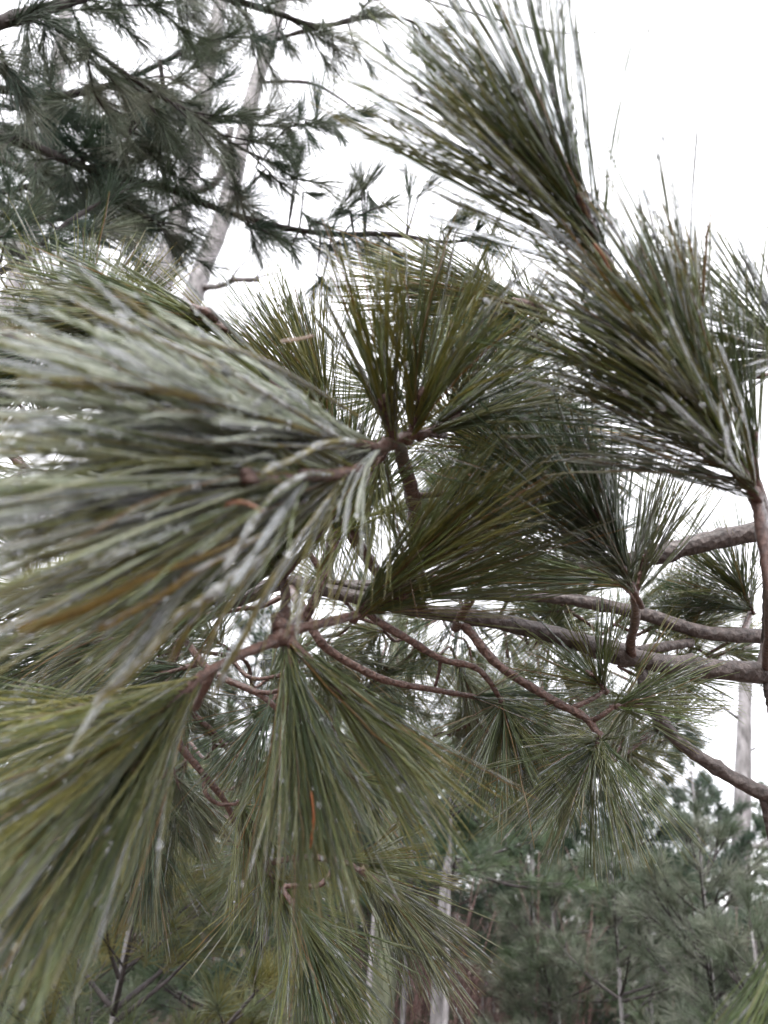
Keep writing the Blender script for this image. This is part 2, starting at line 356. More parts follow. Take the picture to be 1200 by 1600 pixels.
# ---- needles
ALL = []          # (tuft index, points (S,3), radius (S), colour (S,3))
GREENS = {
    'mid':  [(.122, .162, .058), (.152, .180, .062), (.176, .188, .062), (.106, .150, .066)],
    'olive': [(.190, .200, .060), (.228, .216, .062), (.160, .186, .060), (.136, .170, .064)],
    'deep': [(.070, .120, .056), (.088, .130, .056), (.076, .120, .064), (.118, .142, .064)],
    'pale': [(.162, .186, .100), (.196, .208, .112), (.152, .172, .088), (.146, .162, .070)],
}
TUFTS = []
def lumps(n, m, k):
    a = rng.normal(0, 1, (n, k)).clip(-1.2, 2); u = np.linspace(0, k - 1, m); i = np.minimum(u.astype(int), k - 2); f = u - i; f = f * f * (3 - 2 * f)
    return a[:, i] * (1 - f) + a[:, i + 1] * f
DENS = .92
def tuft(base, tip, nf=45, L=.098, th=34, sd=12, swp=(0, 0, 0), ice=.4, beads=1.0, col='mid', r=.00050, split=.055, s0=.0, heavy=False, droop=.12, painted_sheen=0.0, seg=8):
    """a shoot with fascicles of five needles.  base, tip: (x, y, d); th: angle from the shoot; swp: lean of the needles (right, up, away)"""
    nf = max(8, int(nf * DENS)); split *= .95; r *= .74
    B, E = at(*base), at(*tip)
    ax = unit(E - B); al = np.linalg.norm(E - B)
    A1, A2 = frames(ax[None]); A1, A2 = A1[0], A2[0]
    lean = Rt * swp[0] + Up * swp[1] + Fw * swp[2]
    j = np.arange(nf)
    s = s0 + (1 - s0) * ((j + rng.uniform(0, 1, nf)) / nf) ** .85
    phi = j * 2.39996 + rng.normal(0, .35, nf)
    ang = np.radians(np.clip(th * (1.25 - .75 * s) + rng.normal(0, sd, nf), 2, 120))
    D = unit(ax * np.cos(ang)[:, None] + (A1 * np.cos(phi)[:, None] + A2 * np.sin(phi)[:, None]) * np.sin(ang)[:, None] + lean * rng.uniform(.6, 1.3, nf)[:, None])
    O = B + ax * (al * s)[:, None] + (A1 * np.cos(phi)[:, None] + A2 * np.sin(phi)[:, None]) * .0022
    fl = L * np.clip(rng.normal(1, .13, nf), .5, 1.22)
    bend = rng.normal(0, .15, (nf, 3)) + np.array([0, 0, -1.0]) * droop * rng.uniform(.3, 1.6, nf)[:, None]
    pal = np.array(GREENS[col]); fc = pal[rng.integers(0, len(pal), nf)] * rng.uniform(.75, 1.25, (nf, 1))
    ti = len(TUFTS)
    tt = np.linspace(0, 1, seg + 1)
    ice_mb, drop_mb = MB(), MB()
    k5 = 5
    # five needles each
    d5 = unit(D.repeat(k5, 0) + rng.normal(0, split, (nf * k5, 3)))
    o5 = O.repeat(k5, 0) + rng.normal(0, .0006, (nf * k5, 3))
    l5 = fl.repeat(k5) * rng.uniform(.86, 1.04, nf * k5)
    b5 = bend.repeat(k5, 0) + rng.normal(0, .05, (nf * k5, 3))
    P = o5[:, None] + l5[:, None, None] * (d5[:, None] * tt[None, :, None] + .5 * b5[:, None] * (tt ** 2)[None, :, None])
    P[:, 1:] += rng.normal(0, .00035, P[:, 1:].shape)
    prof = np.interp(tt, [0, .08, .8, .95, 1], [.8, 1, 1, .9, .45])
    rr = r * rng.uniform(.8, 1.2, (nf * k5, 1)) * prof[None]
    c = fc.repeat(k5, 0)[:, None] * rng.uniform(.85, 1.15, (nf * k5, 1, 1)) * np.ones((1, seg + 1, 1))
    # yellowed or browned needles and tips
    brown = rng.random(nf * k5) < .035
    c[brown] = np.array([.26, .155, .055]) * rng.uniform(.7, 1.2, (brown.sum(), 1, 1))
    tipm = (rng.random(nf * k5) < .35)
    w = np.clip((tt - .72) / .28, 0, 1)[None, :, None] * tipm[:, None, None] * .7
    c = c * (1 - w) + np.array([.25, .19, .07]) * w
    # the thin ice film frozen onto each needle: thicker and paler where it gathered
    film = np.clip(rng.normal(0, 1, (nf * k5, seg + 1)) * .6 + rng.normal(0, .5, (nf, 1)).repeat(k5, 0) + (ice - .62) * 1.7 + painted_sheen, 0, 1)  # last term: pale reflection of clear ice, painted into the needle colour
    film[:, 0] *= .3
    rr = rr * (1 + .5 * film)
    fs = min(.84, (.40 if heavy else .32) + .44 * painted_sheen) * film[..., None]
    c = c * (1 - fs) + (np.array([.50, .54, .48]) + .14 * min(1, painted_sheen)) * fs
    for i in range(nf * k5): ALL.append((ti, P[i], rr[i], c[i]))
    # ice: a lumpy clear sheath round whole fascicles (heavy) or single needles
    if heavy:
        sel = np.where(rng.random(nf) < ice)[0]
        n_s = 25; ts = np.linspace(.04, 1.0, n_s)
        PP = O[sel][:, None] + fl[sel][:, None, None] * (D[sel][:, None] * ts[None, :, None] + .5 * bend[sel][:, None] * (ts ** 2)[None, :, None])
        ri = .00072 * rng.uniform(.6, 1.5, (len(sel), 1)) * (1 + .45 * lumps(len(sel), n_s, 9))
        ri *= np.interp(ts, [0, .1, .93, 1], [.5, 1, 1, .15])[None]
        if len(sel):
            V, Q = sweep(PP, ri, 6, rng.uniform(0, 6, len(sel))); ice_mb.add(V, Q)
    frac = ice * (.22 if heavy else .16)
    sel = np.where(rng.random(nf * k5) < frac)[0]
    if len(sel):
        n_s = 13; ts = np.linspace(.03, 1.0, n_s) 
        PP = o5[sel][:, None] + l5[sel][:, None, None] * (d5[sel][:, None] * ts[None, :, None] + .5 * b5[sel][:, None] * (ts ** 2)[None, :, None])
        PP += np.array([0, 0, -1]) * r * .15
        ri = r * (1.35 + rng.uniform(0, .35, (len(sel), 1)) + .55 * rng.normal(0, 1, (len(sel), n_s)).clip(-.7, 1.8))
        ri *= np.interp(ts, [0, .1, .94, 1], [.6, 1, 1, .2])[None]
        V, Q = sweep(PP, ri, 5, rng.uniform(0, 6, len(sel))); ice_mb.add(V, Q)
    # frozen drops hanging on the needles
    nb = int(nf * 5.0 * beads)
    if nb:
        i = rng.integers(0, nf * k5, nb); u = rng.beta(1.6, 1.1, nb)
        Pb = o5[i] + l5[i][:, None] * (d5[i] * u[:, None] + .5 * b5[i] * (u ** 2)[:, None])
        rb = rng.gamma(4, .000105, nb).clip(.0002, .00105) * (1.2 if heavy else 1.0)
        Pb[:, 2] -= rb * .5
        blobs(drop_mb, Pb, rb, d5[i] * rng.uniform(.3, 2.4, (nb, 1)))
    # the shoot itself
    sh = MB(); wood(sh, [B - ax * .004, B + ax * al * .5, E + ax * .002], .0026, .0017, 14, 8, .16)
    bd = E + ax * .004
    blobs(sh, bd[None] + rng.normal(0, .0015, (3, 3)), np.array([.0028, .002, .002]), np.tile(ax, (3, 1)))
    TUFTS.append(dict(ice=ice_mb, drop=drop_mb, shoot=sh, base=B, ax=ax))

# nearest boughs, left
tuft((590, 700, .385), (430, 668, .300), 92, .110, 24, 10, (-.55, -.05, -.12), .75, 4.5, 'pale', .00050, .055, heavy=True, droop=.10, painted_sheen=.95)
tuft((560, 735, .350), (400, 752, .265), 76, .112, 30, 12, (-.62, -.06, -.02), .5, 2.6, 'olive', .00046, .055, heavy=True, droop=.14, painted_sheen=.45)
tuft((500, 800, .46), (400, 830, .42), 60, .112, 30, 12, (-.60, -.10, .0), .35, .9, 'mid', .00055, .06, droop=.14)
tuft((470, 870, .52), (360, 900, .49), 54, .108, 28, 12, (-.65, -.12, .0), .35, .8, 'mid', .0005, .06, droop=.14)
tuft((330, 960, .70), (250, 975, .68), 44, .108, 30, 12, (-.5, -.08, 0), .4, .8, 'mid')
tuft((180, 1000, .74), (110, 1010, .72), 44, .108, 34, 12, (-.4, -.08, 0), .4, .8, 'deep')
tuft((90, 930, .70), (20, 930, .68), 40, .108, 34, 12, (-.4, .0, 0), .4, .8, 'mid')
tuft((300, 1040, .78), (230, 1060, .76), 40, .105, 40, 12, (-.3, -.15, 0), .4, .8, 'deep')
tuft((60, 1040, .80), (0, 1060, .78), 40, .105, 40, 12, (-.2, -.1, 0), .4, .8, 'mid')
tuft((430, 1090, .85), (400, 1130, .84), 40, .105, 44, 12, (-.1, -.2, 0), .4, .8, 'deep')
tuft((455, 625, .52), (370, 585, .50), 46, .100, 24, 10, (-.40, .02, 0), .6, 1.4, 'olive')
tuft((400, 560, .54), (330, 540, .53), 40, .098, 24, 10, (-.45, .0, 0), .6, 1.4, 'pale')
# behind them, upper left
tuft((345, 512, .49), (270, 492, .48), 56, .086, 15, 7, (-.45, .06, 0), .6, 1.2, 'mid')
tuft((330, 510, .52), (250, 500, .51), 44, .10, 22, 9, (-.45, -.02, 0), .6, 1.0, 'deep')
tuft((100, 565, .57), (130, 545, .56), 44, .098, 40, 13, (-.25, .34, 0), .55, 1.0, 'olive')
tuft((70, 545, .58), (20, 560, .57), 44, .10, 34, 12, (-.40, -.15, 0), .4, .8, 'deep')
tuft((90, 570, .60), (40, 600, .58), 40, .10, 30, 12, (-.5, -.1, 0), .5, .8, 'mid')
tuft((40, 735, .66), (-20, 770, .62), 44, .10, 40, 14, (-.1, -.1, 0), .5, .8, 'olive')
tuft((60, 740, .64), (120, 770, .60), 34, .10, 40, 14, (.1, -.1, 0), .5, .8, 'olive')
tuft((515, 640, .62), (492, 598, .61), 34, .088, 24, 10, (-.06, .30, 0), .5, 1.0, 'olive')
tuft((505, 640, .60), (450, 605, .59), 26, .100, 24, 10, (-.25, .25, 0), .6, 1.0, 'pale')
tuft((520, 665, .55), (500, 622, .54), 28, .086, 30, 10, (-.15, .3, 0), .5, 1.0, 'olive')
# centre fan
tuft((640, 684, .440), (656, 632, .432), 34, .094, 36, 12, (.06, .46, 0), .40, 1.0, 'olive', .00052, .045)
tuft((615, 690, .435), (604, 638, .425), 22, .086, 17, 8, (-.05, .50, -.05), .45, 1.0, 'olive', .00052, .05)
tuft((660, 680, .45), (705, 655, .45), 22, .098, 24, 9, (.42, .14, 0), .45, 1.0, 'mid', .0005, .05)
tuft((600, 708, .45), (585, 740, .45), 18, .092, 46, 14, (.02, -.25, 0), .35, .8, 'olive')
# top right
tuft((965, 445, .400), (882, 300, .372), 46, .115, 20, 8, (-.46, .04, -.02), .45, 2.4, 'mid', .00046, .05, heavy=True, droop=.05)
tuft((940, 410, .395), (890, 280, .372), 30, .122, 17, 7, (-.16, .26, -.02), .5, 2.4, 'mid', .00042, .05, heavy=True, droop=.04)
tuft((1182, 775, .410), (1078, 575, .375), 80, .104, 25, 10, (-.48, .05, -.02), .55, 2.6, 'olive', .00050, .05, heavy=True, droop=.06)
tuft((1178, 770, .415), (1090, 610, .40), 50, .112, 28, 10, (-.55, -.02, .02), .4, 1.2, 'deep', .00052, .05, droop=.06)
tuft((1105, 640, .40), (1065, 540, .39), 16, .095, 22, 9, (.02, .30, 0), .8, 2.2, 'pale', .00052, .06, heavy=True, droop=.02)
tuft((1185, 770, .42), (1172, 690, .41), 9, .105, 14, 6, (-.05, .35, .03), .6, 1.2, 'mid', .00052, .05, droop=.03)
tuft((1250, 560, .46), (1215, 545, .45), 40, .098, 36, 12, (-.25, .06, 0), .8, 2.0, 'pale', .00052, .06, heavy=True)
tuft((845, 487, .56), (765, 468, .55), 48, .104, 20, 8, (-.42, .04, 0), .55, 1.2, 'olive')
tuft((850, 500, .57), (790, 500, .56), 26, .10, 24, 9, (-.4, -.08, 0), .5, 1.0, 'deep')
tuft((900, 560, .60), (850, 530, .59), 24, .10, 34, 12, (-.3, .1, 0), .5, 1.0, 'olive')
# middle
tuft((556, 963, .470), (632, 888, .455), 54, .102, 11, 5, (.16, .12, 0), .36, 1.2, 'olive', .0005, .05)
tuft((560, 962, .475), (620, 935, .47), 22, .105, 16, 7, (.55, .06, 0), .3, .8, 'mid', .0005, .05)
tuft((991, 924, .520), (938, 815, .485), 84, .114, 25, 9, (-.24, .12, 0), .35, 1.1, 'deep', .0005, .05)
tuft((975, 915, .565), (915, 895, .56), 30, .112, 18, 8, (-.55, -.02, 0), .35, .9, 'mid', .0005, .05)
tuft((993, 930, .57), (1005, 880, .57), 18, .095, 20, 9, (.12, .35, 0), .7, 1.2, 'pale', .0005, .05)
tuft((768, 864, .62), (776, 825, .61), 36, .100, 44, 13, (.0, .2, 0), .35, .8, 'mid')
tuft((712, 768, .61), (735, 745, .61), 24, .100, 40, 14, (.1, .1, 0), .35, .8, 'deep')
tuft((528, 834, .53), (535, 800, .53), 46, .096, 42, 13, (.02, .25, 0), .35, .9, 'mid')
tuft((443, 902, .47), (438, 870, .46), 34, .098, 40, 13, (.0, .2, 0), .35, .9, 'mid')
tuft((553, 836, .6), (540, 800, .59), 34, .10, 40, 13, (-.05, .15, 0), .35, .8, 'deep')
tuft((730, 690, .68), (815, 695, .68), 37, .108, 22, 9, (.40, -.04, 0), .4, .9, 'deep')
tuft((790, 650, .68), (850, 670, .68), 37, .108, 34, 12, (.30, -.05, 0), .4, .9, 'deep')
tuft((880, 640, .70), (850, 700, .70), 33, .104, 44, 14, (.0, -.2, 0), .4, .9, 'deep')
tuft((760, 660, .72), (740, 700, .72), 33, .104, 44, 14, (.0, -.2, 0), .4, .9, 'mid')
tuft((920, 660, .72), (880, 640, .72), 31, .106, 30, 12, (-.2, .0, 0), .4, .9, 'deep')
tuft((790, 600, .68), (780, 560, .68), 22, .10, 44, 14, (.0, .2, 0), .4, .9, 'mid')
tuft((700, 640, .58), (730, 600, .57), 30, .096, 36, 13, (.10, .22, 0), .55, 1.1, 'olive')
tuft((800, 720, .60), (770, 690, .59), 34, .100, 36, 13, (-.10, .16, 0), .55, 1.1, 'olive')
tuft((880, 760, .62), (850, 730, .61), 30, .100, 36, 13, (-.16, .12, 0), .5, 1.1, 'mid')
tuft((690, 860, .64), (720, 840, .63), 26, .098, 34, 13, (.20, .05, 0), .5, 1.0, 'olive')
# right
tuft((1176, 955, .94), (1155, 915, .93), 66, .114, 44, 14, (-.30, .20, 0), .5, 1.0, 'mid')
tuft((1170, 955, .97), (1130, 945, .97), 34, .100, 20, 9, (-.4, .02, 0), .4, .9, 'deep')
tuft((936, 1150, .690), (924, 1182, .68), 62, .102, 62, 16, (-.02, -.12, 0), .5, 1.6, 'mid')
tuft((945, 1078, .72), (930, 1060, .72), 30, .092, 50, 16, (-.02, .1, 0), .4, 1.0, 'mid')
tuft((960, 1104, .69), (985, 1098, .69), 22, .092, 40, 14, (.2, .0, 0), .4, 1.0, 'mid')
tuft((784, 1096, .72), (792, 1122, .715), 46, .098, 50, 14, (-.02, -.2, 0), .5, 1.3, 'mid')
tuft((738, 1088, .74), (760, 1094, .74), 26, .094, 44, 14, (.1, -.2, 0), .5, 1.0, 'deep')
tuft((1310, 1330, .36), (1265, 1430, .345), 24, .108, 13, 6, (-.14, -.66, 0), .35, .9, 'mid', .0005, .045)
# lower left
tuft((447, 1002, .420), (462, 1100, .405), 50, .098, 14, 8, (.05, -.26, -.02), .45, .9, 'mid', .00042, .05, droop=.10)
tuft((452, 1000, .420), (520, 1070, .412), 22, .098, 15, 7, (.20, -.14, 0), .3, .8, 'olive', .00052, .05, droop=.10)
tuft((312, 1060, .366), (185, 1175, .305), 68, .108, 20, 8, (-.26, -.10, -.05), .5, 1.1, 'olive', .00042, .045, droop=.10)
tuft((305, 1066, .362), (215, 1180, .32), 22, .108, 17, 7, (-.12, -.34, -.04), .35, 1.0, 'mid', .00052, .045, droop=.10)
tuft((250, 1110, .40), (150, 1130, .38), 40, .112, 20, 8, (-.4, -.02, 0), .35, .9, 'olive', .00052, .05)
tuft((458, 1412, .62), (478, 1452, .60), 58, .112, 24, 9, (.06, -.22, 0), .45, 1.0, 'mid')
tuft((420, 1362, .78), (440, 1400, .76), 34, .10, 44, 14, (.05, -.15, 0), .4, .8, 'olive')
tuft((570, 1362, .62), (612, 1400, .61), 40, .085, 26, 9, (.15, -.35, 0), .7, 1.6, 'pale')
tuft((520, 1345, .66), (560, 1352, .65), 34, .09, 40, 14, (.1, -.1, 0), .5, 1.2, 'olive')
tuft((374, 1256, .79), (392, 1280, .785), 44, .10, 44, 14, (.1, -.2, 0), .4, .9, 'mid')
tuft((232, 1296, .92), (236, 1335, .915), 46, .10, 30, 11, (-.02, -.25, 0), .2, .5, 'deep')
tuft((225, 1210, .94), (235, 1280, .93), 46, .10, 44, 14, (-.05, -.2, 0), .2, .5, 'deep')
tuft((275, 1215, .96), (290, 1250, .95), 40, .095, 44, 14, (.2, -.25, 0), .5, .8, 'pale')
tuft((390, 1192, .95), (410, 1205, .95), 40, .10, 44, 14, (.1, -.1, 0), .4, .8, 'mid')
tuft((448, 1126, .72), (458, 1150, .72), 36, .095, 44, 14, (.0, -.2, 0), .4, .8, 'mid')
tuft((548, 1212, .87), (570, 1222, .87), 40, .10, 44, 14, (.1, -.15, 0), .5, .9, 'mid')
# more shoots of the same tree further back on the limbs
back = [(600, 985, 1.0), (650, 1010, 1.05), (560, 1080, 1.05), (840, 1000, 1.0), (900, 985, 1.05), (960, 975, 1.0), (1010, 985, 1.0), (870, 955, .98),
        (1040, 1060, .95), (1000, 1085, .95), (980, 1040, .98), (740, 1120, 1.1), (820, 1140, 1.1), (870, 1160, 1.1), (330, 1150, 1.0), (400, 1130, 1.0),
        (480, 1150, .95), (520, 1130, 1.0), (420, 1060, .95), (350, 1010, .9), (240, 1050, .95), (180, 1080, 1.0), (120, 1060, 1.0), (60, 1080, 1.0),
        (20, 1000, .95), (100, 980, .95), (160, 960, .95), (290, 1190, 1.05), (250, 970, .9), (640, 860, .95), (600, 800, .9), (690, 820, .95),
        (740, 790, .9), (820, 830, .9), (860, 800, .9), (560, 730, .85), (480, 760, .85), (420, 800, .8), (620, 620, .85), (680, 610, .85),
        (40, 880, .8), (120, 900, .8), (30, 960, .85), (200, 920, .8), (1080, 1000, 1.0), (1130, 1020, 1.0), (880, 880, .95), (930, 870, .95),
        (540, 940, 1.0), (500, 1010, 1.0), (460, 1040, 1.0), (800, 960, 1.02), (720, 940, 1.05), (480, 1250, .9), (530, 1290, .9), (430, 1290, .92),
        (120, 640, .75), (60, 660, .75), (20, 620, .75), (200, 700, .7)]
for k in range(46):
    back.append((rng.uniform(480, 1090), rng.uniform(960, 1180), rng.uniform(1.05, 1.5)))
for k in range(20):
    back.append((rng.uniform(0, 480), rng.uniform(1000, 1330), rng.uniform(1.05, 1.5)))
for (x, y, d) in back:
    a = rng.uniform(0, 6.28); up = -1 if y > 1000 else 1
    dx, dy = 26 * math.cos(a), 26 * math.sin(a) + (14 if y > 1020 else -14)
    tuft((x, y, d), (x + dx, y + dy, d + rng.uniform(-.02, .02)), 34, .098, 46, 14, (.12 * math.cos(a), -.12 * math.sin(a), 0), .45, .8,
         str(rng.choice(['mid', 'deep', 'pale', 'mid', 'olive'])), seg=5)

# every shoot sits on a twig: those that start clear of the wood get one, nearest first
REG = np.concatenate(REG)
todo = [(np.linalg.norm(REG - td['base'], axis=1).min(), i) for i, td in enumerate(TUFTS)]
for dist, i in sorted(todo):
    B, ax = TUFTS[i]['base'], TUFTS[i]['ax']
    dd = np.linalg.norm(REG - B, axis=1); j = dd.argmin()
    if dd[j] < .006: continue
    a = REG[j]; ln = dd[j]
    c1 = a + (B - a) * .4 + np.array([0, 0, -.10]) * ln + rng.normal(0, .05, 3) * ln
    c2 = B - ax * min(.35 * ln, .05)
    mb = MB(); q = wood(mb, [a, c1, c2, B], .0021 + .006 * min(ln, .25), .0020, 26, 8, .09)
    mb.build('twig', M_TWIG, pine); REG = np.concatenate([REG, q[6:]])

# pick the needles that show largest: they become pieces of their own
def pix(p):
    q = p - EYE; d = q @ Fw
    return 600 + FPX * (q @ Rt) / d, 800 - FPX * (q @ Up) / d, d
score = np.empty(len(ALL))
for i, (ti, P, r, c) in enumerate(ALL):
    x, y, d = pix(P)
    ins = ((x > 0) & (x < 1200) & (y > 0) & (y < 1600)).mean()
    score[i] = ins * math.hypot(x[-1] - x[0], y[-1] - y[0]) * FPX * r.mean() / d.mean() * (1.0 if d.mean() < .45 else .5)
own = set(np.argsort(-score)[:290].tolist())
groups = {}
for i, e in enumerate(ALL):
    if i not in own: groups.setdefault(e[0], []).append(e)
tob = []
for ti, td in enumerate(TUFTS):
    es = groups[ti]; mb = MB()
    P = np.stack([e[1] for e in es]); r = np.stack([e[2] for e in es]); c = np.stack([e[3] for e in es])
    V, Q = sweep(P, r, 3, rng.uniform(0, 6, len(es)))
    mb.add(V, Q, c.repeat(3, axis=1).reshape(-1, 3))
    o = mb.build('needle_tuft', M_NEEDLE, pine); o['kind'] = 'stuff'
    tob.append(o)
    td['shoot'].build('shoot', M_TWIG, o)
    for nm, key, mm in (('ice_glaze', 'ice', M_ICE), ('frozen_drops', 'drop', M_DROP)):
        q = td[key].build(nm, mm, o)
        if q: q['kind'] = 'stuff'
for i in sorted(own):
    ti, P, r, c = ALL[i]; mb = MB()
    V, Q = sweep(P[None], r[None], 5); mb.add(V, Q, c.repeat(5, axis=0))
    mb.build('needle', M_NEEDLE, tob[ti])

# single iced strands that hang clear of the nearest bough
def strand(pts, r, rice, material=None, lump=.3, col=(.22, .19, .06), kink=.0006):
    P = smooth_path([at(*p) for p in pts], 18); P[1:] += rng.normal(0, kink, (17, 3)).cumsum(0) * .4
    mb = MB()
    o3 = rng.normal(0, r * .8, (4, 1, 3))
    V, Q = sweep(P[None] + o3 * np.linspace(.3, 1, 18)[None, :, None], np.full((4, 18), r) * np.interp(np.linspace(0, 1, 18), [0, .9, 1], [1, 1, .4]), 4)
    mb.add(V, Q, np.tile(np.array(col), (len(V), 1)) * rng.uniform(.7, 1.2, (len(V), 1)))
    o = mb.build('needle_bundle', M_NEEDLE, pine)
    if rice:
        ib = MB(); q = smooth_path(P, 46)
        rr = rice * (1 + lump * lumps(1, 46, 15)[0] + rng.normal(0, .06, 46)) * np.interp(np.linspace(0, 1, 46), [0, .06, .95, 1], [.5, 1, 1, .4])
        V, Q = sweep(q[None], rr[None], 8); ib.add(V, Q)
        z = ib.build('ice_glaze', material or M_RIME, o); z['kind'] = 'stuff'
    return o
strand([(560, 690, .33), (510, 695, .29), (450, 722, .265), (402, 742, .25)], .0006, 0.00118)
strand([(520, 742, .31), (470, 745, .27), (420, 780, .25), (385, 830, .24), (352, 888, .235)], .0006, 0.00099)
strand([(430, 850, .26), (350, 915, .24), (270, 970, .23)], .0006, 0.00136)
strand([(350, 915, .24), (270, 968, .23), (200, 1040, .225), (142, 1095, .22)], .0006, 0.00062)
strand([(520, 770, .29), (440, 880, .26), (385, 985, .25), (326, 1092, .245)], .0006, 0.00068)
strand([(430, 850, .27), (365, 930, .255), (312, 1042, .25)], .0006, 0.00056)
strand([(400, 860, .27), (320, 950, .255), (268, 1034, .25)], .0006, 0.00050, None)
strand([(380, 840, .26), (250, 895, .24), (130, 955, .23), (36, 992, .225)], .0007, .0, None, col=(.30, .21, .05))
strand([(420, 830, .26), (320, 880, .245), (230, 940, .24), (155, 978, .235)], .0007, 0.00074, None, col=(.30, .21, .05))
strand([(560, 650, .33), (400, 560, .27), (280, 520, .25), (170, 450, .24)], .0006, 0.00093, M_ICE)
strand([(540, 690, .32), (380, 640, .26), (200, 600, .235), (30, 590, .225)], .0007, 0.00099, M_ICE, col=(.24, .20, .06))
strand([(540, 700, .32), (350, 690, .26), (180, 672, .235), (10, 658, .225)], .0007, 0.00105, M_ICE, col=(.24, .20, .06))
strand([(540, 690, .32), (380, 600, .255), (250, 540, .235), (120, 480, .225)], .0007, 0.00105, M_RIME, col=(.24, .20, .06))
strand([(520, 740, .31), (300, 740, .25), (120, 760, .23), (-20, 790, .22)], .0007, 0.00087, M_ICE, col=(.20, .18, .06))
# brown dead needles caught in the boughs
def dead(pts, r=.0009, col=(.46, .20, .10)):
    mb = MB(); P = smooth_path([at(*p) for p in pts], 10)
    V, Q = sweep(P[None], r * np.interp(np.linspace(0, 1, 10), [0, .1, .85, 1], [.4, 1, .9, .3])[None], 6)
    mb.add(V, Q, np.tile(np.array(col), (len(V), 1))); mb.build('dead_needle', M_NEEDLE, pine)
dead([(725, 736, .50), (755, 760, .495), (772, 785, .49), (782, 806, .49)], .0008, (.36, .19, .12))
dead([(735, 808, .48), (720, 835, .475), (705, 850, .475)], .0006, (.33, .15, .08))
dead([(486, 1236, .37), (490, 1272, .37), (488, 1300, .37), (484, 1328, .372)], .0007, (.42, .19, .09))
dead([(346, 792, .25), (365, 785, .245), (385, 786, .243), (412, 799, .24)], .0007, (.34, .19, .13))
dead([(438, 533, .33), (465, 530, .325), (492, 524, .32)], .0007, (.40, .31, .26))
dead([(52, 1310, .30), (78, 1278, .30), (105, 1250, .30)], .0007, (.40, .18, .08))
dead([(928, 380, .36), (945, 405, .36), (960, 440, .362)], .0008, (.38, .18, .11))
dead([(598, 510, .41), (599, 545, .41), (601, 590, .412)], .0006, (.42, .19, .1))
dead([(640, 908, .60), (710, 895, .60), (780, 886, .60)], .0006, (.33, .15, .09))

# ------------------------------------------------------------------ trees behind
def at_h(x, y, D):
    """point seen at pixel (x, y), D metres ahead over the ground"""
    ray = Fw + Rt * ((x - 600) / FPX) + Up * ((800 - y) / FPX)
    return EYE + ray * (D / ray[1])

def ground_pt(x, D):
    p = at_h(x, 1430, D); return np.array([p[0], p[1], float(ground_h(p[0], p[1]))])

PAL = {
    'icy':   np.array([(.140, .168, .118), (.190, .212, .160), (.098, .130, .080), (.250, .268, .220)]),
    'dark':  np.array([(.045, .085, .055), (.060, .100, .062), (.080, .115, .075), (.110, .145, .105)]),
    'green': np.array([(.085, .130, .066), (.110, .155, .080), (.070, .115, .060), (.150, .185, .120)]),
    'gold':  np.array([(.150, .155, .055), (.190, .175, .060), (.120, .145, .065), (.150, .175, .110)]),
}
def spray(mb, B, D, L, n, th, r, pal, droop=.15, seg=2, fascicle=.0):
    """needle bunches: B (M,3) bases, D (M,3) directions"""
    Mn = len(B)
    if Mn == 0: return
    b = B.repeat(n, 0); d = unit(D).repeat(n, 0)
    A1, A2 = frames(d)
    ang = np.radians(np.abs(rng.normal(th, th * .45, Mn * n))); ph = rng.uniform(0, 6.283, Mn * n)
    nd = unit(d * np.cos(ang)[:, None] + (A1 * np.cos(ph)[:, None] + A2 * np.sin(ph)[:, None]) * np.sin(ang)[:, None])
    l = (L * rng.uniform(.85, 1.15, Mn)).repeat(n) * rng.uniform(.75, 1.1, Mn * n)
    b = b - d * (rng.uniform(0, .45, Mn * n) * l)[:, None]
    tt = np.linspace(0, 1, seg + 1)
    bend = np.array([0, 0, -1.0]) * (droop * rng.uniform(.4, 1.6, Mn * n))[:, None] + rng.normal(0, .12, (Mn * n, 3))
    P = b[:, None] + l[:, None, None] * (nd[:, None] * tt[None, :, None] + .5 * bend[:, None] * (tt ** 2)[None, :, None])
    rr = r * rng.uniform(.75, 1.25, (Mn * n, 1)) * np.interp(tt, [0, .7, 1], [1, 1, .4])[None]
    V, Q = sweep(P, rr, 3, ph)
    c = pal[rng.integers(0, len(pal), Mn)].repeat(n, 0) * rng.uniform(.7, 1.3, (Mn * n, 1))
    mb.add(V, Q, c.repeat((seg + 1) * 3, 0))

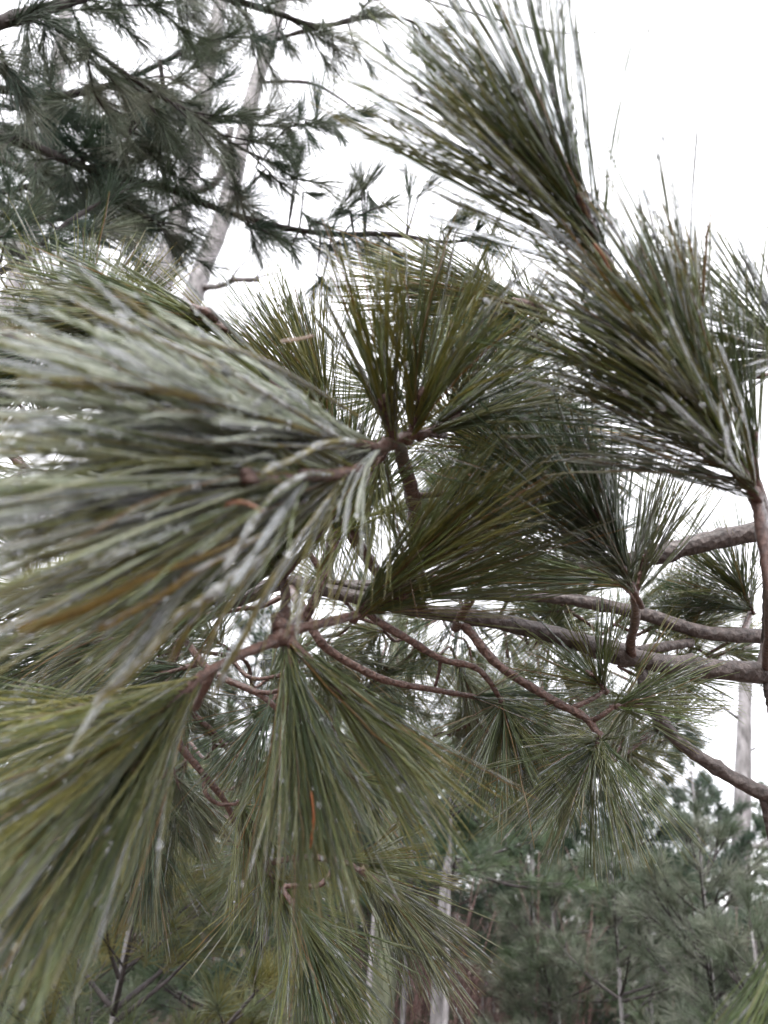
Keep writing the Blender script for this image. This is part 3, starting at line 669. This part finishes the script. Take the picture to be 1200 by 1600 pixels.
# ---- tall pine whose boughs hang in from the upper left
base = at_h(-700, 1000, 2.6); base[2] = float(ground_h(base[0], base[1]))
tall = thing('pine_tree', 'tall pine hanging its dark boughs into the upper left corner', 'pine tree', tuple(base))
mb = MB(); wood(mb, [base + [0, 0, -.2], base + [.03, .02, 2.5], base + [.0, .05, 5], base + [.05, .05, 9]], .14, .07, 60, 14, .05)
mb.build('trunk', M_TRUNK, tall)
def bough(pts, r0, r1, twigs, from_trunk=True, lo=.15, tl=(.06, .2), pal='dark', bias=(.6, -.5), n_t=58, extra=(), L=.10, r=.00062):
    P = [at(*p) for p in pts]
    if from_trunk: P = [np.array([base[0], base[1], P[0][2] - .25]), (np.array([base[0], base[1], P[0][2] - .1]) + P[0]) / 2] + P
    mb = MB(); path = wood(mb, P, r0, r1, 70, 9, .06, 0, 4)
    tufts = []
    n0 = int(len(path) * (.35 if from_trunk else lo))
    for q in range(twigs):
        i = rng.integers(n0, len(path) - 1)
        ax = unit(path[i + 1] - path[i])
        dr = unit(ax * .7 + Rt * (bias[0] + rng.normal(0, .7)) * .8 + Up * (bias[1] + rng.normal(0, .8)) * .8 + Fw * rng.normal(0, .5))
        ln = rng.uniform(*tl)
        mid = path[i] + dr * ln * .5 + Up * rng.normal(0, .01)
        dr2 = unit(dr + Rt * .35 + np.array([0, 0, -.35]) + rng.normal(0, .2, 3))
        end = mid + dr2 * ln * .5
        wood(mb, [path[i], mid, end], .0026, .0014, 7, 5, .08)
        tufts.append((end, dr2))
        if ln > .11: tufts.append((mid, unit(dr2 + rng.normal(0, .6, 3))))
    tufts.append((path[-1], unit(path[-1] - path[-3])))
    for (x0, y0, x1, y1, d) in extra:       # shoots that show singly against the sky
        a, b = at(x0, y0, d), at(x1, y1, d + rng.uniform(-.04, .04))
        j = np.argmin(np.linalg.norm(path - a, axis=1))
        wood(mb, [path[j], (path[j] + a) / 2 + Up * rng.normal(0, .008), a], .0030, .0020, 8, 5, .06)
        tufts.append((a, unit(b - a), np.linalg.norm(b - a)))
    o = mb.build('bough', M_DARKWOOD, tall)
    for tf in tufts:
        nb = MB()
        if len(tf) == 3: spray(nb, tf[0][None] + tf[1] * tf[2] * .3, tf[1][None], tf[2] * .95, 52, 13, r * 1.15, PAL['dark'], .05, 3)
        else: spray(nb, tf[0][None], tf[1][None], L, n_t, 24, r, PAL[pal if rng.random() < .55 else 'icy'], .2, 3)
        nb.build('needle_tuft', M_FAR, o)['kind'] = 'stuff'
bough([(-150, 90, 1.5), (-20, 42, 1.55), (60, 18, 1.6), (130, -5, 1.65), (260, -60, 1.75), (420, -120, 1.9)], .019, .008, 24, bias=(.3, -.9))
bough([(60, 20, 1.6), (110, 55, 1.65), (175, 100, 1.7), (240, 145, 1.75), (310, 182, 1.8), (360, 222, 1.85), (430, 258, 1.9)], .0062, .003, 20, False, pal='icy', bias=(.5, -.3),
      extra=[(420, 250, 455, 270, 1.9), (400, 262, 432, 292, 1.9), (355, 215, 372, 262, 1.85), (330, 195, 400, 175, 1.82)])
bough([(-150, 175, 1.95), (0, 212, 1.97), (60, 232, 2.0), (110, 252, 2.0), (165, 272, 2.0), (260, 294, 2.0), (345, 328, 2.0), (430, 353, 2.0), (520, 366, 2.0), (610, 366, 2.0), (690, 378, 2.0), (760, 372, 2.05)], .016, .004, 34, bias=(.0, -.2), lo=.2,
      extra=[(466, 272, 440, 215, 2.0), (462, 270, 480, 222, 2.0), (474, 300, 508, 308, 2.0), (545, 325, 572, 298, 2.0), (548, 330, 520, 335, 2.0), (565, 300, 605, 240, 2.0), (570, 305, 555, 252, 2.0),
             (640, 315, 636, 258, 2.0), (655, 305, 708, 255, 2.05), (690, 362, 748, 320, 2.0), (600, 372, 575, 400, 2.0), (455, 385, 465, 418, 2.0), (495, 430, 522, 462, 2.0), (505, 430, 480, 470, 2.0),
             (540, 395, 560, 415, 2.0), (610, 385, 640, 440, 2.0), (720, 372, 800, 398, 2.0), (735, 372, 760, 340, 2.0), (575, 300, 590, 345, 2.0), (480, 345, 510, 352, 2.0), (700, 366, 715, 340, 2.0), (750, 376, 790, 380, 2.0)])
bough([(-150, 200, 2.1), (0, 250, 2.1), (80, 290, 2.1), (150, 300, 2.1), (230, 340, 2.1), (280, 380, 2.1)], .016, .004, 26, bias=(.2, -.3))
bough([(-150, 300, 2.2), (-20, 330, 2.2), (60, 345, 2.2), (140, 330, 2.2), (200, 310, 2.2)], .014, .005, 26, bias=(.1, -.2))
bough([(-100, 470, 1.5), (0, 425, 1.55), (60, 385, 1.6), (110, 345, 1.65), (150, 320, 1.7)], .009, .004, 10, bias=(.2, .2))
bough([(-150, 130, 2.0), (0, 140, 2.0), (90, 150, 2.0), (180, 130, 2.05), (260, 95, 2.1), (330, 60, 2.1)], .016, .004, 28, bias=(.3, -.5))
bough([(-150, -60, 2.0), (40, -60, 2.0), (200, -40, 2.05), (330, -10, 2.1), (430, 20, 2.15), (500, 40, 2.2), (600, 25, 2.3), (680, 45, 2.3)], .018, .003, 34, bias=(.2, -.9), pal='icy',
      extra=[(440, 45, 455, 90, 2.2), (430, 60, 420, 100, 2.2), (505, 30, 512, 60, 2.2), (560, 20, 600, 15, 2.3), (650, 30, 672, 50, 2.3)])
bough([(250, 95, 2.0), (257, 160, 2.0), (248, 215, 2.0), (258, 285, 2.0)], .006, .004, 8, False, bias=(.1, -.2), pal='green')
bough([(260, 290, 2.0), (275, 250, 2.0), (280, 225, 1.98), (283, 205, 1.98)], .0035, .002, 3, False)
bough([(-60, 60, 1.95), (0, 112, 1.97), (55, 172, 2.0), (115, 235, 2.0), (165, 270, 2.0)], .0055, .003, 14, False, bias=(.1, -.2))
bough([(-150, 240, 2.4), (30, 200, 2.4), (110, 190, 2.4), (190, 200, 2.4)], .012, .004, 26, bias=(.1, -.2))
bough([(-150, 330, 2.4), (10, 300, 2.4), (90, 270, 2.4), (160, 240, 2.4)], .012, .004, 22, bias=(.1, -.1))
bough([(310, 182, 1.85), (380, 192, 1.9), (440, 198, 1.95), (500, 192, 2.0), (555, 188, 2.0)], .0042, .0018, 2, False,
      extra=[(545, 190, 598, 165, 2.0), (505, 192, 555, 178, 2.0), (480, 196, 540, 205, 2.0), (465, 196, 475, 150, 2.0), (494, 190, 500, 105, 2.0), (450, 198, 470, 245, 2.0), (475, 197, 500, 240, 2.0), (520, 192, 540, 228, 2.0)])
bough([(140, 270, 2.0), (185, 240, 1.98), (202, 210, 1.96), (205, 170, 1.95)], .005, .002, 7, False, lo=.4)

# ---- upper whorls of the near pine, beyond the right edge of the frame
for z in (2.05, 2.3, 2.5, 2.68, 2.78):
    for q in range(4):
        phi = rng.uniform(-1.9, 1.4); ln = .12 + (2.85 - z) * .45
        o_ = np.array([tb[0] + .02, tb[1], z]); e_ = o_ + np.array([math.cos(phi), math.sin(phi), .45]) * ln
        mb = MB(); pa = wood(mb, [o_, (o_ + e_) / 2 - [0, 0, .02], e_], .006, .003, 16, 7, .06); lo_ = mb.build('limb', M_LIMB, pine)
        nb = MB(); dd_ = unit(e_ - o_)
        spray(nb, np.array([pa[-1], pa[11], pa[8]]), unit(np.array([dd_, dd_ + rng.normal(0, .6, 3), dd_ + rng.normal(0, .6, 3)])), .10, 90, 28, .0005, np.array(GREENS['mid']), .15, 4)
        nb.build('needle_tuft', M_NEEDLE, lo_)['kind'] = 'stuff'

# ---- bare or half bare trunks
def bare_tree(pts, D, r0, r1, label, branches=(), top=None, material=None, cat='tree', name='bare_tree', group=None, col=(1, 1, 1)):
    P = [at_h(x, y, D + k) for (x, y, k) in pts]
    dn = unit(P[0] - P[1]); dn = dn / abs(dn[2]) if abs(dn[2]) > .2 else np.array([0, 0, -1.0])
    foot = P[0] + dn * np.array([.35, .35, 1]) * P[0][2]
    foot[2] = float(ground_h(foot[0], foot[1]))
    t = thing(name, label, cat, tuple(foot), group)
    mb = MB(); wood(mb, [foot - [0, 0, .15], foot * .5 + P[0] * .5] + P, r0 * 1.15, r1, 60, 14, .025, 0, 0, col); mb.build('trunk', material or M_TRUNK, t)
    for (bp, br0, br1) in branches:
        mb = MB(); Q = [at_h(x, y, D + k) for (x, y, k) in bp]
        path = wood(mb, Q, br0, br1, 26, 7, .08, .002, 2)
        for q in range(4):                       # bare side twigs
            i = rng.integers(6, 24); v = unit(unit(path[i + 1] - path[i]) + rng.normal(0, .6, 3)); ln = rng.uniform(.15, .45)
            wood(mb, [path[i], path[i] + v * ln * .5 + rng.normal(0, .02, 3), path[i] + v * ln], br1 * .8, br1 * .25, 7, 4, .05)
        mb.build('branch', M_DARKWOOD if br0 < .03 else (material or M_TRUNK), t)
    return t
bare_tree([(300, 470, 0), (345, 350, .03), (372, 250, .05), (400, 130, .1), (425, 60, .12), (440, 0, .15), (465, -120, .3)], 5.6, .088, .070,
          'paler grey trunk, right one of the two behind the overhanging boughs',
          [([(408, 128, .1), (480, 130, 0), (530, 155, -.1), (560, 175, -.2), (600, 158, -.3)], .020, .008),
           ([(402, 182, .1), (440, 178, 0), (500, 190, -.1)], .012, .005),
           ([(312, 450, 0), (345, 446, -.1), (372, 436, -.2), (405, 438, -.2)], .030, .018),
           ([(430, 62, .1), (470, 50, 0), (520, 38, 0), (590, 22, -.1), (670, 40, -.2)], .028, .010),
           ([(440, -10, .1), (560, -30, 0), (700, 10, 0), (860, 50, 0), (925, 50, 0), (975, 62, 0)], .020, .003),
           ([(352, 330, .0), (385, 295, -.2), (415, 265, -.3)], .022, .012)])
bare_tree([(235, 500, 0), (282, 330, .05), (300, 250, .1), (315, 170, .1), (335, 60, .15), (345, 0, .2), (360, -120, .3)], 6.2, .12, .085,
          'darker grey trunk, left one of the two behind the overhanging boughs',
          [([(290, 300, 0), (330, 290, -.2), (352, 250, -.3), (362, 200, -.3)], .05, .03),
           ([(320, 150, 0), (260, 120, -.1), (200, 130, -.1)], .03, .01), ([(330, 90, 0), (370, 70, -.1), (395, 30, -.1)], .03, .01)])
bare_tree([(15, 480, 0), (35, 400, 0), (60, 300, .1), (80, 180, .2), (100, 40, .3), (115, -100, .4)], 7.0, .12, .09, 'grey trunk at the far left edge behind the dark boughs',
          [([(40, 400, 0), (15, 370, 0), (0, 340, 0)], .04, .02), ([(60, 300, 0), (100, 270, 0), (140, 220, 0)], .04, .015)])
bare_tree([(1148, 1560, 0), (1155, 1400, 0), (1160, 1250, 0), (1163, 1120, 0), (1167, 1000, 0), (1168, 930, 0)], 9.0, .125, .055, 'tall pale trunk with few branches at the right against the sky',
          [([(1153, 1345, 0), (1175, 1325, -.1), (1200, 1318, -.2), (1260, 1290, -.2)], .035, .02), ([(1163, 1130, 0), (1120, 1100, 0), (1080, 1085, 0)], .018, .005), ([(1160, 1190, 0), (1180, 1170, 0), (1210, 1165, 0)], .012, .004)])
bare_tree([(682, 1590, 0), (684, 1500, 0), (690, 1420, 0), (697, 1365, 0), (700, 1335, 0)], 4.6, .034, .016, 'whitish slender trunk standing below the hanging centre tufts', [], col=(.8, .8, .8), name='bare_tree')
bare_tree([(868, 1590, 0), (866, 1480, 0), (860, 1400, 0), (855, 1300, 0), (850, 1200, 0)], 8.0, .055, .03, 'slim grey trunk left of the bushy young pine', [([(862, 1440, 0), (820, 1450, 0), (780, 1440, 0)], .012, .004)], col=(.6, .58, .56))
bare_tree([(838, 1590, 0), (836, 1480, 0), (838, 1400, 0), (842, 1330, 0)], 9.0, .035, .012, 'thin pale stem just left of the slim grey trunk', [([(837, 1470, 0), (815, 1420, 0), (803, 1390, 0)], .014, .004)])
bare_tree([(612, 1250, 0), (612, 1150, 0), (616, 1080, 0), (622, 1000, 0), (628, 920, 0)], 5.0, .06, .05, 'mossy greenish trunk behind the main limb in the centre', [], col=(.50, .58, .36))
bare_tree([(755, 1590, 0), (760, 1480, 0), (757, 1400, 0), (752, 1320, 0)], 10.0, .04, .02, 'thin brown stem right of the whitish slender trunk', [])
bare_tree([(600, 1590, 0), (598, 1500, 0), (592, 1440, 0), (590, 1340, 0)], 7.0, .04, .02, 'thin dark stem left of the whitish slender trunk', [], col=(.4, .38, .36))
bare_tree([(310, 1420, 0), (315, 1340, 0), (318, 1280, 0), (330, 1180, 0)], 9.0, .07, .03, 'brownish stem in the gap left of the hanging tufts', [([(314, 1370, 0), (340, 1345, 0), (352, 1330, 0)], .02, .006)], col=(.5, .42, .40))

# ---- pines of the wood
def grow_pine(H, Rm, z0, gap, per, L, n, r, pal, seg=2, droop=.2, kind='detailed', topd=1.0, dens=1.0):
    """list of (wood MB, needle MB) boughs plus trunk MB, in the tree's own coordinates"""
    tr = MB(); lean = rng.normal(0, .02, 2)
    wood(tr, [np.array([0, 0, -.15]), np.array([lean[0], lean[1], H * .5]), np.array([lean[0] * 2, lean[1] * 2, H])], max(.012, H * .011), .006, 40, 9, .05)
    out = []
    z = z0
    while z < H * .99:
        f = (z - z0) / (H - z0)
        for j in range(per):
            phi = rng.uniform(0, 6.283); ln = Rm * (1 - f) ** .75 * rng.uniform(.7, 1.15) + .10
            el = math.radians(12 + 42 * f + rng.normal(0, 8))
            o = np.array([lean[0] * 2 * z / H, lean[1] * 2 * z / H, z + rng.uniform(-.06, .06)])
            h = np.array([math.cos(phi), math.sin(phi), 0])
            tip = o + h * ln * math.cos(el) + np.array([0, 0, ln * math.sin(el)])
            mid = (o + tip) / 2 - np.array([0, 0, ln * .06])
            wb, nb = MB(), MB()
            path = wood(wb, [o, mid, tip], .004 + ln * .009, .003, 14, 6, .06)
            Bs, Ds = [tip], [unit(tip - mid)]
            m = max(2, int(ln / .085 * dens))
            for q in range(m):
                u = .25 + .75 * (q + rng.random()) / m
                p = path[min(13, int(u * 13))]; ax = unit(tip - o)
                side = np.cross(ax, [0, 0, 1.0]) * (1 if q % 2 else -1)
                d = unit(ax * .8 + side * rng.uniform(.4, 1.1) + np.array([0, 0, rng.uniform(-.1, .5)]))
                tl = (1 - u) * ln * .45 + rng.uniform(.05, .12)
                e = p + d * tl
                wood(wb, [p, e], .003, .002, 4, 4, .05)
                Bs.append(e); Ds.append(unit(d + np.array([0, 0, .25])))
                if tl > .16: Bs.append((p + e) / 2); Ds.append(unit(d + rng.normal(0, .5, 3)))
            spray(nb, np.array(Bs), np.array(Ds), L, n, 34, r, PAL[pal], droop, seg)
            out.append((wb, nb))
        z += gap * rng.uniform(.8, 1.2) * (1 - .35 * f)
    wb, nb = MB(), MB()
    wood(wb, [np.array([lean[0] * 2, lean[1] * 2, H]), np.array([lean[0] * 2, lean[1] * 2, H + .12])], .005, .003, 5, 5)
    spray(nb, np.array([[lean[0] * 2, lean[1] * 2, H + .12]] * 3), np.array([[0, 0, 1.0]] * 3), L, n, 26, r, PAL[pal], .05, seg)
    out.append((wb, nb))
    return tr, out

def plant_pine(x, D, ytop, Rm, label, pal, L=.11, n=34, r=.0011, z0=.25, gap=.30, per=5, group=None, **kw):
    g0 = ground_pt(x, D); H = at_h(x, ytop, D)[2] - g0[2]
    t = thing('pine_tree', label, 'pine tree', tuple(g0), group)
    tr, bs = grow_pine(H - .15, Rm, z0, gap, per, L, n, r, pal, **kw)
    o = tr.build('trunk', M_TRUNK); o.parent = t
    for (wb, nb) in bs:
        w = wb.build('bough', M_DARKWOOD); w.parent = t
        q = nb.build('needle_spray', M_FAR); q.parent = w; q['kind'] = 'stuff'
    return t
plant_pine(1097, 4.2, 1262, .80, 'bushy young pine at the lower right with an upright leader', 'icy', z0=.5, n=30, r=.0013, gap=.24)
plant_pine(965, 5.2, 1310, .85, 'broad pale green young pine left of the upright leader', 'icy', z0=.4, n=28, r=.0014, gap=.26)
plant_pine(1105, 8.5, 1140, 1.0, 'dark pine rising behind the bushy young pine beside the pale trunk', 'dark', z0=.8, n=22, r=.003, L=.15, gap=.4)
plant_pine(705, 4.4, 1170, .75, 'sparse pine with starry tufts below the hanging centre needles', 'green', z0=1.75, n=34, r=.0012, gap=.30, per=4)
plant_pine(225, 2.5, 1330, .85, 'low yellowish green pine in the lower left corner', 'gold', z0=.7, n=54, r=.0008, gap=.20, per=6, seg=3)
plant_pine(20, 3.2, 1250, .7, 'dull green pine at the lower left edge behind the yellowish one', 'green', z0=.5, n=34, r=.001, gap=.28)
plant_pine(420, 3.6, 1180, .65, 'middle sized pine behind the hanging tufts left of centre', 'green', z0=.9, n=34, r=.001, gap=.3)
plant_pine(590, 5.6, 985, 1.0, 'open crowned pine around the mossy trunk with sky showing through', 'green', z0=2.2, n=26, r=.0015, gap=.4, per=4)
plant_pine(110, 6.0, 880, 1.2, 'tall dense pine at the left behind the icy foreground needles', 'dark', z0=.8, n=22, r=.0022, L=.13, gap=.36)
plant_pine(340, 7.5, 930, 1.3, 'tall dense pine left of the mossy trunk', 'dark', z0=.8, n=20, r=.0025, L=.14, gap=.4)
plant_pine(830, 7.0, 1050, 1.2, 'dark green pine behind the drooping right tuft', 'green', z0=1.0, n=22, r=.0024, L=.14, gap=.38)
plant_pine(700, 9.5, 1010, 1.4, 'distant pine between the mossy trunk and the drooping right tuft', 'dark', z0=2.0, n=18, r=.003, L=.16, gap=.45)

plant_pine(1185, 3.6, 1395, .6, 'small icy pine low at the right edge', 'icy', z0=.4, n=34, r=.0012, gap=.24, L=.12)
plant_pine(880, 6.2, 1370, .9, 'low pale pine between the slim grey trunk and the upright leader', 'icy', z0=.3, n=26, r=.0016, gap=.28, L=.12)
plant_pine(560, 8.0, 1120, 1.1, 'dark pine behind the thin dark stem', 'green', z0=.5, n=20, r=.0026, L=.15, gap=.36)
plant_pine(770, 8.5, 1180, 1.0, 'rounded dark pine behind the brown brush right of centre', 'green', z0=1.7, n=20, r=.0026, L=.15, gap=.36)
plant_pine(930, 9.5, 1150, 1.1, 'dark pine right of the drooping tuft, behind the pale young pines', 'dark', z0=.6, n=20, r=.003, L=.16, gap=.38)

plant_pine(480, 8.6, 1030, 1.2, 'deep green pine behind the long hanging tuft', 'dark', z0=.5, n=20, r=.0026, L=.15, gap=.36)
plant_pine(640, 6.8, 1180, .9, 'middling pine behind the whitish slender trunk', 'dark', z0=1.2, n=24, r=.002, L=.13, gap=.32)
plant_pine(1010, 7.4, 1200, 1.0, 'deep green pine between the two pale young pines', 'dark', z0=.4, n=24, r=.0022, L=.14, gap=.34)
plant_pine(150, 4.4, 1160, .9, 'deep green pine behind the low yellowish one', 'dark', z0=.4, n=30, r=.0014, L=.12, gap=.3)

# far pines: a trunk and a crown each, three grown and the others copied from them
far_src = []
for v in range(3):
    tr, bs = grow_pine(5.5, 1.35, .4, .42, 6, .20, 14, .0055, ['green', 'dark', 'green'][v], seg=1, dens=.8)
    cm = MB()
    for (wb, nb) in bs: cm.v += [a for a in nb.v]; cm.q += [q + cm.n for q in nb.q]; cm.c += nb.c; cm.n += nb.n
    far_src.append((tr.mesh('trunk', M_TRUNK), cm.mesh('crown', M_FAR)))
spots = [(-150, 11), (20, 13), (170, 11), (300, 14), (440, 12), (560, 15), (650, 17), (800, 18), (900, 12), (1000, 14), (1120, 16), (1260, 13), (1400, 15),
         (-60, 19), (90, 22), (240, 20), (380, 24), (500, 21), (620, 26), (720, 22), (850, 25), (960, 22), (1080, 27), (1220, 24), (-220, 23), (1350, 28)]
for k, (x, D) in enumerate(spots):
    p = ground_pt(x, D); s = rng.uniform(.72, 1.0) * (1.0 + .035 * (D - 12)) * (.72 if x > 880 else 1.0)
    t = thing('pine_tree', 'far pine fading into the wood behind', 'pine tree', tuple(p), 'far pines of the wood behind', rng.uniform(0, 6.28))
    t.scale = (s, s, s)
    for nm, me in zip(('trunk', 'crown'), far_src[k % 3]):
        o = bpy.data.objects.new(nm, me); COL.objects.link(o); o.parent = t

# leafless brush under the trees
br = MB()
for k in range(900):
    x, D = rng.uniform(-250, 1450), rng.uniform(5.5, 20)
    if k % 2: x, D = rng.uniform(600, 900), rng.uniform(6, 13)
    p = ground_pt(x, D); h = rng.uniform(.5, 2.0)
    v = np.array([rng.normal(0, .22), rng.normal(0, .22), 1.0])
    q = p + v * h; m_ = (p + q) / 2 + rng.normal(0, .05, 3)
    c = np.array([1.0, .92, .90]) * rng.uniform(.4, 1.3)
    wood(br, [p, m_, q], rng.uniform(.004, .011), .002, 6, 4, .05, col=c)
    for u in range(4):
        a = m_ + (q - m_) * rng.uniform(-.4, .9); e = a + unit(v + rng.normal(0, .6, 3)) * h * rng.uniform(.15, .4)
        wood(br, [a, e], .003, .0015, 3, 3, .05, col=c)
bo = br.build('undergrowth', M_BRUSH); bo['kind'] = 'stuff'; bo['label'] = 'leafless reddish brown brush on the forest floor'; bo['category'] = 'brush'
